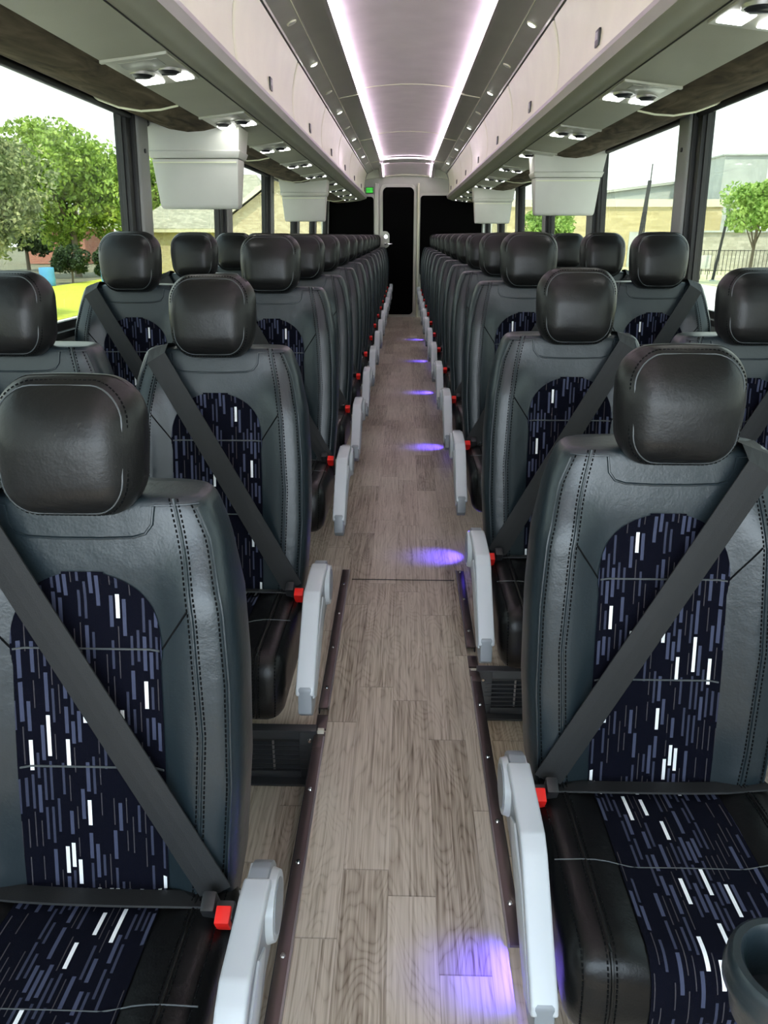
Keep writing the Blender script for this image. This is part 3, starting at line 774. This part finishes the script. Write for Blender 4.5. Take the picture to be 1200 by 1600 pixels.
for (s, cx, y0, n) in ((-1, LX, LY, 14), (1, RX, RY, 13)):
    for aisle in (True, False):
        for k_ in range(n):
            if k_ == 0 and not aisle: continue
            key = (s, aisle)
            if key not in protos: ob = protos[key] = make_seat(s, aisle)
            else: ob = copy_tree(protos[key])
            z = ((-.178, -.088) if s < 0 else (-.172, -.088))[k_] if k_ < 2 else 0
            x = cx if aisle else cx+s*.462
            ob.location = (x, y0+PIT*k_+(ROWY[s][k_] if k_ < 2 else 0), z); ob['category'] = 'coach seat'; ob['group'] = '%s seats on the %s side' % ('aisle' if aisle else 'window', NM[s])
            rowtxt = 'nearest row' if k_ == 0 else ('last row by the rear wall' if k_ == n-1 else '%s row from the front' % ordn[k_])
            ob['label'] = ('black leather aisle seat with silver armrest on the %s, %s' if aisle else 'black leather window seat on the %s, %s') % (NM[s], rowtxt)
            for c_ in ob.children:
                if c_.name.split('.')[0] in ('armrest', 'arm_bracket'): c_.location.z += (.030, .010)[k_] if k_ < 2 else -.02
            bf = [c_ for c_ in ob.children if c_.name.startswith('base_frame')][0]
            if k_ == 0 and s < 0: ob.rotation_euler.x = R_(-2.2); ob.location.y -= .035
            fz = -z-.165+.0 if k_ == 0 else (-z-(.018) if k_ == 1 else 0)      # local floor height
            bf.scale.z = (.30-fz)/.30

# ------------------------------------------------------------------ floor rails, step vents
def rail(s, ya, yb, x, lab):
    t_ = empty('floor_rail', (x, (ya+yb)/2, zaisle((ya+yb)/2)), lab, 'floor rail', 'metal rails along the aisle'); o_ = Vector(t_.location)
    def bar(mb, x0, x1, d0, d1):
        v = [Vector((x+s*xx, yy, zaisle(yy)+dd))-o_ for yy in (ya, yb) for (xx, dd) in ((x0, d0), (x1, d0), (x1, d1), (x0, d1))]
        mb.add(v, [(0, 1, 5, 4), (1, 2, 6, 5), (2, 3, 7, 6), (3, 0, 4, 7), (0, 3, 2, 1), (4, 5, 6, 7)])
    mb = MB(); bar(mb, .004, .027, .001, .007); mb.build('top_flange', railm, parent=t_, bevel=.001)
    mb = MB(); bar(mb, .0, .004, .001, .010); mb.build('edge_lip', steel, parent=t_)
    mb = MB(); bar(mb, .026, .029, -.13 if yb < 1.7 else -.02, .006); mb.build('side_flange', plastic_k, parent=t_)
    y = ya+.09
    while y < yb:
        mb = MB(); p = Vector((x+s*.0155, y, zaisle(y)+.006))-o_; mb.cyl(p, p+Vector((0, 0, .0035)), .0062, .004, 12)
        mb.cyl(p+Vector((0, 0, .003)), p+Vector((0, 0, .0042)), .0022, n=6); mb.build('screw', chrome, parent=t_, smooth=True); y += .205
railm = mat('bronze_rail', (.13, .105, .10), .3, metal=.75)
rail(-1, .45, LR-.02, XL, 'bronze screwed rail along the aisle, left, nearest the camera')
rail(-1, LR+.10, 2.48, XL, 'bronze screwed rail along the aisle, left, beside the second seat')
rail(1, .98, RR-.04, XR, 'bronze screwed rail along the aisle, right, nearest the camera')
rail(1, RR+.12, 2.48, XR, 'bronze screwed rail along the aisle, right, beside the second seat')
def vent(s, y, xi, lab):
    t_ = empty('step_vent', (xi+s*.16, y-.012, -.165), lab, 'vent grille', 'heater grilles in the floor steps'); o_ = Vector(t_.location)
    W = .33; mb = MB()
    for (x0, x1, z0, z1) in ((0, .045, -.160, -.012), (W-.03, W, -.160, -.012), (.045, W-.03, -.037, -.012), (.045, W-.03, -.160, -.137)):
        xa, xb = sorted((xi+s*(.022+x0), xi+s*(.022+x1))); mb.box(Vector(((xa+xb)/2, y-.006, (z0+z1)/2))-o_, ((xb-xa)/2, .005, (z1-z0)/2))
    mb.box(Vector((xi+s*(.022+W/2), y-.02, -.160))-o_, (W/2, .018, .003)); mb.box(Vector((xi+s*(.022+W/2), y+.002, -.013))-o_, (W/2, .014, .003))
    mb.build('frame', vent_m, parent=t_, bevel=.001)
    for i in range(6):
        mb = MB(); mb.box(Vector((xi+s*(.022+W/2), y-.006, -.053-i*.0145))-o_, (W/2-.025, .006, .0016), Matrix.Rotation(R_(25), 3, 'X')); mb.build('louver', vent_m, parent=t_)
    mb = MB(); mb.box(Vector((xi+s*(.022+W/2), y-.003, -.087))-o_, (W/2-.02, .0005, .05)); mb.build('duct', rubber, parent=t_)
    mb = MB()
    mb.box(Vector((xi+s*.135, y-.009, -.087))-o_, (.0025, .002, .045)); mb.build('louver_clip', steel, parent=t_)
    for z in (-.04, -.13):
        mb = MB(); p = Vector((xi+s*.040, y-.011, z))-o_; mb.cyl(p, p+Vector((0, -.005, 0)), .0065, .004, 12); mb.build('screw', chrome, parent=t_, smooth=True)
    mb = MB(); mb.box(Vector((xi+s*.012, y-.002, -.086))-o_, (.0085, .006, .075)); mb.build('end_block', ivory, parent=t_, bevel=.002)
    for (yy) in (y-.03, y+.04):
        mb = MB(); mb.box(Vector((xi+s*.014, yy, zaisle(yy)+.005))-o_, (.014, .03, .003)); mb.build('corner_plate', railm, parent=t_, bevel=.001)
vent(-1, LR, XL, 'black louvred heater grille in the left floor step')
vent(1, RR, XR, 'black louvred heater grille in the right floor step')
mb = MB(); mb.box((.006, 2.41, .0005), (.185, .0015, .0008)); mb.build('trim_%d' % tn, rubber, kind='structure'); tn += 1

# blue floor lights on the right edge of the aisle
for k_, y in enumerate((.93, 2.62, 4.2, 5.8, 7.35, 8.95)):
    fz = -.165 if k_ == 0 else 0
    t_ = empty('courtesy_light', (.262, y, fz+.0), 'small blue floor light under the right aisle seats, %s from the front' % ordn[k_], 'floor light', 'blue floor lights along the aisle')
    hh = .215 if k_ == 0 else .11
    mb = MB(); mb.box((.01, 0, hh/2), (.008, .02, hh/2)); mb.build('bracket', plastic_k, parent=t_, bevel=.002)
    mb = MB(); mb.box((-.003, 0, hh-.015), (.005, .015, .008), Matrix.Rotation(R_(20), 3, 'Y')); mb.build('lens', bluem, parent=t_, bevel=.001)
    ld = bpy.data.lights.new('blue_lamp', 'SPOT'); ld.energy = 3.5; ld.color = (.10, .06, 1); ld.spot_size = R_(75); ld.spot_blend = .8; ld.shadow_soft_size = .012
    lo = bpy.data.objects.new('blue_lamp', ld); COL.objects.link(lo); lo.parent = t_; lo.location = (-.014, 0, hh-.015)
    lo.rotation_euler = (0, R_(38), 0)

# ------------------------------------------------------------------ cup holder in the near right corner
cc_ = Vector((.333, .455, .590))
t_ = empty('cup_holder', (cc_.x+.2, .24, -.165), 'round black cup holder in the bottom right corner, in front of the cushion', 'cup holder'); o_ = Vector(t_.location)
def lathe(prof, c, n=48):
    v = []; fs = []
    for r, z in prof:
        for i in range(n): v.append((c.x+r*math.cos(2*math.pi*i/n), c.y+r*math.sin(2*math.pi*i/n), c.z+z))
    for k_ in range(len(prof)-1):
        for i in range(n): fs.append((k_*n+i, k_*n+(i+1) % n, (k_+1)*n+(i+1) % n, (k_+1)*n+i))
    return v, fs
mb = MB(); mb.add(*lathe([(.0002, -.05), (.033, -.05), (.037, 0), (.040, .004), (.046, .004), (.049, .001), (.0505, -.006), (.050, -.012), (.0515, -.016), (.051, -.024), (.046, -.030), (.040, -.058), (.0002, -.058)], cc_-o_))
mb.build('cup', leather2, parent=t_, smooth=True)
mb = MB(); mb.tube([cc_-o_+Vector(p) for p in ((.045, 0, -.03), (.12, -.05, -.03), (.2, -.215, -.03))], .014, 10); mb.build('bracket', plastic_k, parent=t_, smooth=True)
mb = MB(); mb.cyl((0, 0, 0), (0, 0, cc_.z-.03+.165), .02); mb.build('post', plastic_k, parent=t_, smooth=True)


# ------------------------------------------------------------------ outside
GZ = -1.2
def soil(name, c1, c2, scale, m2=None):
    t = NT(name); oc, q = t.coords('Object'); n1 = t.noise(oc, scale, 5); n2 = t.noise(oc, scale*.1, 3)
    c_ = t.ramp(t.math('ADD', t.math('MULTIPLY', n1, .6), t.math('MULTIPLY', n2, .4)), [(.35, c1), (.65, c2)])
    t.lk(c_, t.b.inputs['Base Color']); t.b.inputs['Roughness'].default_value = .9; t.bump(n1, .3, .02); return t.m
grass_m = soil('lawn_grass', (.36, .40, .02), (.56, .56, .04), 6); pave = soil('pavement', (.50, .48, .44), (.62, .60, .56), 3); dirt = soil('dark_soil', (.10, .10, .06), (.22, .20, .13), 4)  # bare soil is the darkest of the ground colours
def plate(name, x0, x1, y0, y1, z, m):
    mb = MB(); mb.box(((x0+x1)/2, (y0+y1)/2, z-.05), ((x1-x0)/2, (y1-y0)/2, .05)); return mb.build(name, m, kind='structure')
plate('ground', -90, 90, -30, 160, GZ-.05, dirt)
plate('ground_pavement', -10.3, 15.5, -28, 150, GZ-.02, pave)
plate('ground_lawn', -17.2, -10.3, -28, 150, GZ, grass_m)
plate('ground_verge', 15.5, 24, -28, 150, GZ, soil('dry_grass', (.42, .42, .20), (.62, .60, .40), 5))
def leafmat(name, c1, c2, c3):
    t = NT(name); oc, q = t.coords('Object'); r1_ = t.noise(oc, 1.1, 3); r2_ = t.noise(oc, 9, 2)
    v = t.math('ADD', t.math('MULTIPLY', r1_, .5), t.math('MULTIPLY', r2_, .5)); c_ = t.ramp(v, [(.36, c1), (.5, c2), (.63, c3)])
    t.lk(c_, t.b.inputs['Base Color']); t.b.inputs['Roughness'].default_value = .55
    tr = t.n.nodes.new('ShaderNodeBsdfTranslucent'); t.lk(c_, tr.inputs[0]); ms = t.n.nodes.new('ShaderNodeMixShader'); ms.inputs[0].default_value = .35
    t.lk(t.b.outputs[0], ms.inputs[1]); t.lk(tr.outputs[0], ms.inputs[2]); t.lk(ms.outputs[0], t.n.nodes['Material Output'].inputs[0]); return t.m
L_mag = leafmat('leaf_magnolia', (.04, .06, .02), (.20, .25, .10), (.66, .64, .34)); L_oak = leafmat('leaf_oak', (.05, .10, .01), (.26, .40, .06), (.62, .74, .18))
L_lime = leafmat('leaf_lime', (.16, .30, .05), (.35, .52, .12), (.55, .68, .22)); L_dark = leafmat('leaf_dark', (.012, .03, .01), (.04, .075, .025), (.10, .15, .05))
bark = mat('bark', (.16, .13, .10), .9, bump=[(20, .8, 5, .02)])
def tree(name, x, y, z0, zc, rx, rz, nleaf, size, lm, lab, cat='tree', trunk=.14, seed=1, group=None, blobs=26, fill=.25):
    rg = np.random.default_rng(seed); t_ = empty(name, (x, y, z0), lab, cat, group)
    B = []
    for i in range(blobs):
        d = rg.normal(size=3); d /= np.linalg.norm(d); k_ = rg.uniform(.35, .78); B.append((d*k_*np.array([rx, rx, rz]), rg.uniform(.24, .42)*min(rx, rz*1.2)))
    vs = np.zeros((nleaf*4, 3)); idx = rg.integers(0, blobs, nleaf)
    for i in range(nleaf):
        c_, r_ = B[idx[i]]; d = rg.normal(size=3); d /= np.linalg.norm(d); p = c_+d*r_*rg.uniform(fill, 1)**.4
        u_ = rg.normal(size=3); u_ /= np.linalg.norm(u_); v_ = np.cross(u_, rg.normal(size=3)); v_ /= np.linalg.norm(v_)
        s_ = size*rg.uniform(.6, 1.3); w_ = u_*s_; h_ = v_*s_*.55; base = p+np.array([0, 0, zc-z0])
        vs[i*4] = base-w_; vs[i*4+1] = base+h_; vs[i*4+2] = base+w_; vs[i*4+3] = base-h_
    me = bpy.data.meshes.new('crown'); me.from_pydata(vs.tolist(), [], [(4*i, 4*i+1, 4*i+2, 4*i+3) for i in range(nleaf)]); me.update(); link('crown', me, lm, t_)
    mb = MB(); mb.cyl((0, 0, 0), (.05, 0, (zc-z0)*.75), trunk, trunk*.7, 10)
    for i in range(7):
        c_, r_ = B[i]; mb.cyl((.03, 0, (zc-z0)*rg.uniform(.45, .75)), (c_[0], c_[1], c_[2]+zc-z0), trunk*.5, trunk*.15, 7)
    mb.build('trunk', bark, parent=t_, smooth=True)
tree('magnolia_tree', -11.9, 22, GZ, 2.2, 2.35, 2.1, 14000, .085, L_mag, 'broad bronze-green magnolia tree at the far left edge of the left window', seed=3, blobs=34)
tree('oak_tree', -19.6, 46, GZ, 3.75, 4.4, 3.4, 20000, .17, L_oak, 'tall bright green tree filling the left window behind the hedge', seed=4, trunk=.22, blobs=40)
tree('oak_tree', -20.5, 68, GZ, 4.6, 3.6, 4.6, 10000, .20, L_oak, 'green tree half hidden behind the first left window post', seed=5, trunk=.2, blobs=34)
tree('dark_tree', -26.5, 54, GZ, 1.9, 2.3, 2.2, 8000, .16, L_dark, 'dark green tree low between the bright tree and the hedge', seed=6, blobs=30)
for i, (x, y) in enumerate(((-17.4, 40), (-15.2, 39.4))):
    tree('hedge_shrub', x, y, GZ, -.02, 1.0, .95, 4500, .09, L_dark, ('dark clipped shrub on the left, beside the blue barrels', 'dark clipped shrub on the left, nearer the brick house')[i], 'shrub', .06, 10+i, 'dark shrubs beyond the lawn', 18)
tree('street_tree', 17.6, 40, GZ, 2.45, 2.3, 1.45, 6500, .12, L_lime, 'small lime green tree with thin trunk seen through the right window', seed=8, trunk=.09, blobs=30)
tree('round_bush', 18.9, 37.4, GZ, -.25, .95, .9, 4000, .07, L_dark, 'round dark bush at the right edge below the lime green tree', 'bush', .05, 12, blobs=20)
tree('oak_tree', 9.3, 52, GZ, 1.8, 2.0, 2.0, 6000, .16, L_lime, 'bright green tree seen between the far right window posts', seed=13, blobs=26)
tree('dark_tree', 8.6, 38, GZ, -.1, 1.7, 1.1, 6000, .10, L_dark, 'low dark tree under the right monitor housing', seed=14, blobs=26)
for i, (x, y) in enumerate(((-17.6, 37.6), (-14.3, 37.0))):
    t_ = empty('blue_barrel', (x, y, GZ), ('light blue barrel left of the dark shrubs', 'light blue barrel right of the dark shrubs')[i], 'barrel', 'blue barrels by the hedge')
    mb = MB(); mb.add(*lathe([(.0, 0), (.33, 0), (.35, .05), (.36, .3), (.35, .55), (.36, .8), (.34, .86), (.32, .86), (.30, .75)], Vector((0, 0, 0)), 20)); mb.build('drum', bpy.data.materials.get('barrel_blue') or mat('barrel_blue', (.10, .35, .62), .5), parent=t_, smooth=True)
# houses
def brickm(name, c1, c2, mort, sx_, sz_):
    t = NT(name); oc, q = t.coords('Object'); zr = t.math('DIVIDE', q[2], sz_); rw = t.math('FLOOR', zr)
    xr = t.math('ADD', t.math('DIVIDE', t.math('ADD', q[0], q[1]), sx_), t.math('MULTIPLY', rw, .5)); cl = t.math('FLOOR', xr)
    k_ = t.wn(t.xyz(cl, rw)); c_ = t.mix(k_, c1, c2)
    e_ = t.math('MAXIMUM', t.math('LESS_THAN', t.math('FRACT', xr), .06), t.math('LESS_THAN', t.math('FRACT', zr), .14))
    c_ = t.mix(e_, c_, mort); t.lk(c_, t.b.inputs['Base Color']); t.b.inputs['Roughness'].default_value = .9; return t.m
brick = brickm('tan_brick', (.42, .34, .20), (.58, .50, .32), (.55, .52, .42), .22, .075)
redbrick = brickm('red_brick', (.35, .10, .07), (.45, .16, .10), (.5, .45, .4), .22, .075)
shingle = brickm('roof_shingle', (.30, .29, .22), (.46, .44, .35), (.22, .21, .17), .30, .09)
stone = brickm('stone_wall', (.40, .38, .30), (.56, .53, .44), (.42, .40, .33), .5, .2)
sand = brickm('sand_block', (.50, .42, .22), (.66, .56, .32), (.52, .44, .26), .9, .2)
concrete = soil('concrete', (.42, .45, .43), (.56, .59, .56), 1.2); eave_m = mat('eave_paint', (.70, .66, .50), .6); darkmet = mat('dark_metal', (.03, .03, .03), .5)
def hip(mb, x0, x1, y0, y1, z0, z1, hl, hr):
    ym = (y0+y1)/2; v = [(x0, y0, z0), (x1, y0, z0), (x1, y1, z0), (x0, y1, z0), (x0+hl, ym, z1), (x1-hr, ym, z1)]
    v += [(p[0], p[1], p[2]-.06) for p in v[:4]]
    mb.add(v, [(0, 1, 5, 4), (1, 2, 5), (2, 3, 4, 5), (3, 0, 4), (0, 6, 7, 1), (1, 7, 8, 2), (2, 8, 9, 3), (3, 9, 6, 0), (6, 9, 8, 7)])
def house(x0, x1, y0, y1, ze, zr, hl, hr, lab, wm, wins):
    t_ = empty('house', ((x0+x1)/2, (y0+y1)/2, GZ), lab, 'house', None); o_ = Vector(t_.location)
    def T(mb): mb.v = [tuple(Vector(p)-o_) for p in mb.v]; return mb
    mb = MB(); mb.box(((x0+x1)/2, (y0+y1)/2, (GZ+ze)/2), ((x1-x0)/2-.4, (y1-y0)/2-.4, (ze-GZ)/2)); wl = T(mb).build('wall', wm, parent=t_)
    mb = MB(); hip(mb, x0, x1, y0, y1, ze, zr, hl, hr); T(mb).build('roof', shingle, parent=t_)
    mb = MB(); mb.box(((x0+x1)/2, y0+.02, ze-.14), ((x1-x0)/2, .03, .10)); mb.box((x1-.02, (y0+y1)/2, ze-.14), (.03, (y1-y0)/2, .10)); T(mb).build('fascia', eave_m, parent=t_)
    for (wx, wz, hw, hh) in wins:
        mb = MB(); mb.box((wx, y0+.38, wz), (hw, .04, hh)); fr = T(mb).build('window', eave_m, parent=t_)
        mb = MB(); mb.box((wx, y0+.335, wz), (hw-.06, .01, hh-.06)); T(mb).build('pane', blackglass, parent=fr)
house(-18.2, -7.9, 47+4, 61, 1.55, 5.1, 4.4, 2.5, 'tan brick house with grey shingle hip roof seen through left windows', brick, [(-14.6, .3, .45, .6), (-11, .3, .5, .6)])
house(-33, -27, 66, 74, 1.9, 3.4, 2, 2, 'distant red brick house between the trees on the left', redbrick, [(-29, .4, .5, .5)])
# gabled tan house
t_ = empty('house', (-6.4, 44, GZ), 'gabled tan brick house with cream eave beside the small left monitor', 'house')
gx0, gx1, gy0, gy1 = -3.0, 3.0, -4, 6
mb = MB(); mb.prism([(gx0+.3, 0), (gx1-.3, 0), (gx1-.3, 3.1), (0, 5.0), (gx0+.3, 3.1)], gy0+.3, gy1-.3, 'y'); mb.build('wall', brick, parent=t_)
mb = MB(); mb.prism([(gx0-.1, 2.95), (0, 5.1), (gx1+.1, 2.95), (gx1+.1, 3.10), (0, 5.28), (gx0-.1, 3.10)], gy0, gy1, 'y'); mb.build('roof', shingle, parent=t_)
mb = MB(); mb.prism([(gx0-.1, 2.90), (0, 5.05), (gx1+.1, 2.90), (gx1+.1, 3.13), (0, 5.30), (gx0-.1, 3.13)], gy0-.06, gy0, 'y'); mb.build('fascia', eave_m, parent=t_)
mb = MB(); mb.box((0, gy0+.28, 1.5), (.5, .04, .6)); q_ = mb.build('window', eave_m, parent=t_)
mb = MB(); mb.box((0, gy0+.23, 1.5), (.44, .01, .54)); mb.build('pane', blackglass, parent=q_)
# right side buildings
def block(name, x0, x1, y0, y1, z1, m, lab, cap=None, doors=()):
    t_ = empty(name, ((x0+x1)/2, (y0+y1)/2, GZ), lab, 'building'); w_, d_, h_ = (x1-x0)/2, (y1-y0)/2, z1-GZ
    mb = MB(); mb.box((0, 0, h_/2), (w_, d_, h_/2)); mb.build('wall', m, parent=t_)
    if cap: mb = MB(); mb.box((0, 0, h_+cap/2), (w_+.15, d_+.15, cap/2)); mb.build('parapet', eave_m if m is sand else concrete, parent=t_)
    for (dx, hw, hh) in doors: mb = MB(); mb.box((dx, -d_-.02, hh), (hw, .05, hh)); mb.build('door', concrete, parent=t_)
block('warehouse', 8, 24.5, 62, 75, 3.2, sand, 'sand coloured block building with pale parapet behind the right windows', .55, [(2.5, 1.2, 1.3)])
t_ = empty('warehouse', (25, 88, GZ), 'grey metal roofed shed rising behind the sand coloured building', 'building')
mb = MB(); mb.prism([(-11, 0), (9, 0), (9, 8.0), (-11, 5.6)], -5, 5, 'y'); mb.build('wall', concrete, parent=t_)
mb = MB(); mb.prism([(-11.3, 5.6), (9.3, 8.05), (9.3, 8.3), (-11.3, 5.85)], -5.3, 5.3, 'y'); mb.build('roof', strip_m, parent=t_)
block('concrete_building', 27.6, 31.4, 71, 82, 7.6, concrete, 'tall grey concrete building behind the lime green tree', .12, [(1, 1, 1.2)])
block('retaining_wall', 19.5, 40, 56, 57, 1.35, stone, 'long pale stone wall behind the dark railings', .12)
def pole(x, y, h, r, lean_, lab):
    t_ = empty('utility_pole', (x, y, GZ), lab, 'pole', 'dark poles outside the right windows')
    mb = MB(); mb.cyl((0, 0, 0), (lean_, 0, h), r, r*.8, 10); mb.build('shaft', darkmet, parent=t_, smooth=True)
    mb = MB(); mb.cyl((0, 0, 0), (0, 0, .06), r*2.2, r*2.0, 12); mb.build('foot', concrete, parent=t_)
pole(13.2, 45, 5.2, .13, .35, 'thick dark leaning pole in front of the sand coloured building')
pole(14.1, 47, 6.2, .04, .1, 'thin tall pole rising behind the thick leaning one')
pole(17.0, 43, 4.2, .08, .38, 'dark slanting pole just left of the lime green tree')
t_ = empty('railing', (20, 50, GZ), 'dark iron railing along the pale stone wall', 'fence')
mb = MB(); mb.box((0, 0, .25), (4, .02, .02)); mb.box((0, 0, 1.45), (4, .02, .02)); mb.build('rail', darkmet, parent=t_)
proto_b = None
for i in range(33):
    if proto_b is None: mb = MB(); mb.cyl((0, 0, 0), (0, 0, 1.5), .018, n=6); b_ = proto_b = mb.build('baluster', darkmet, parent=t_)
    else: b_ = proto_b.copy(); COL.objects.link(b_); b_.parent = t_
    b_.location = (-4+.25*i, 0, 0)
for i, (x, lb) in enumerate(((16.2, 'left white board on two legs beside the road'), (17.0-.02, 'right white board on two legs beside the road'))):
    t_ = empty('notice_board', (x, 44.3, GZ), lb, 'board', 'white boards by the road')
    mb = MB(); mb.box((0, 0, .95), (.28, .02, .36)); mb.build('panel', tvm, parent=t_, bevel=.01)
    for q_ in (-.2, .2): mb = MB(); mb.cyl((q_, 0, 0), (q_, 0, .62), .02, n=8); mb.build('leg', darkmet, parent=t_)
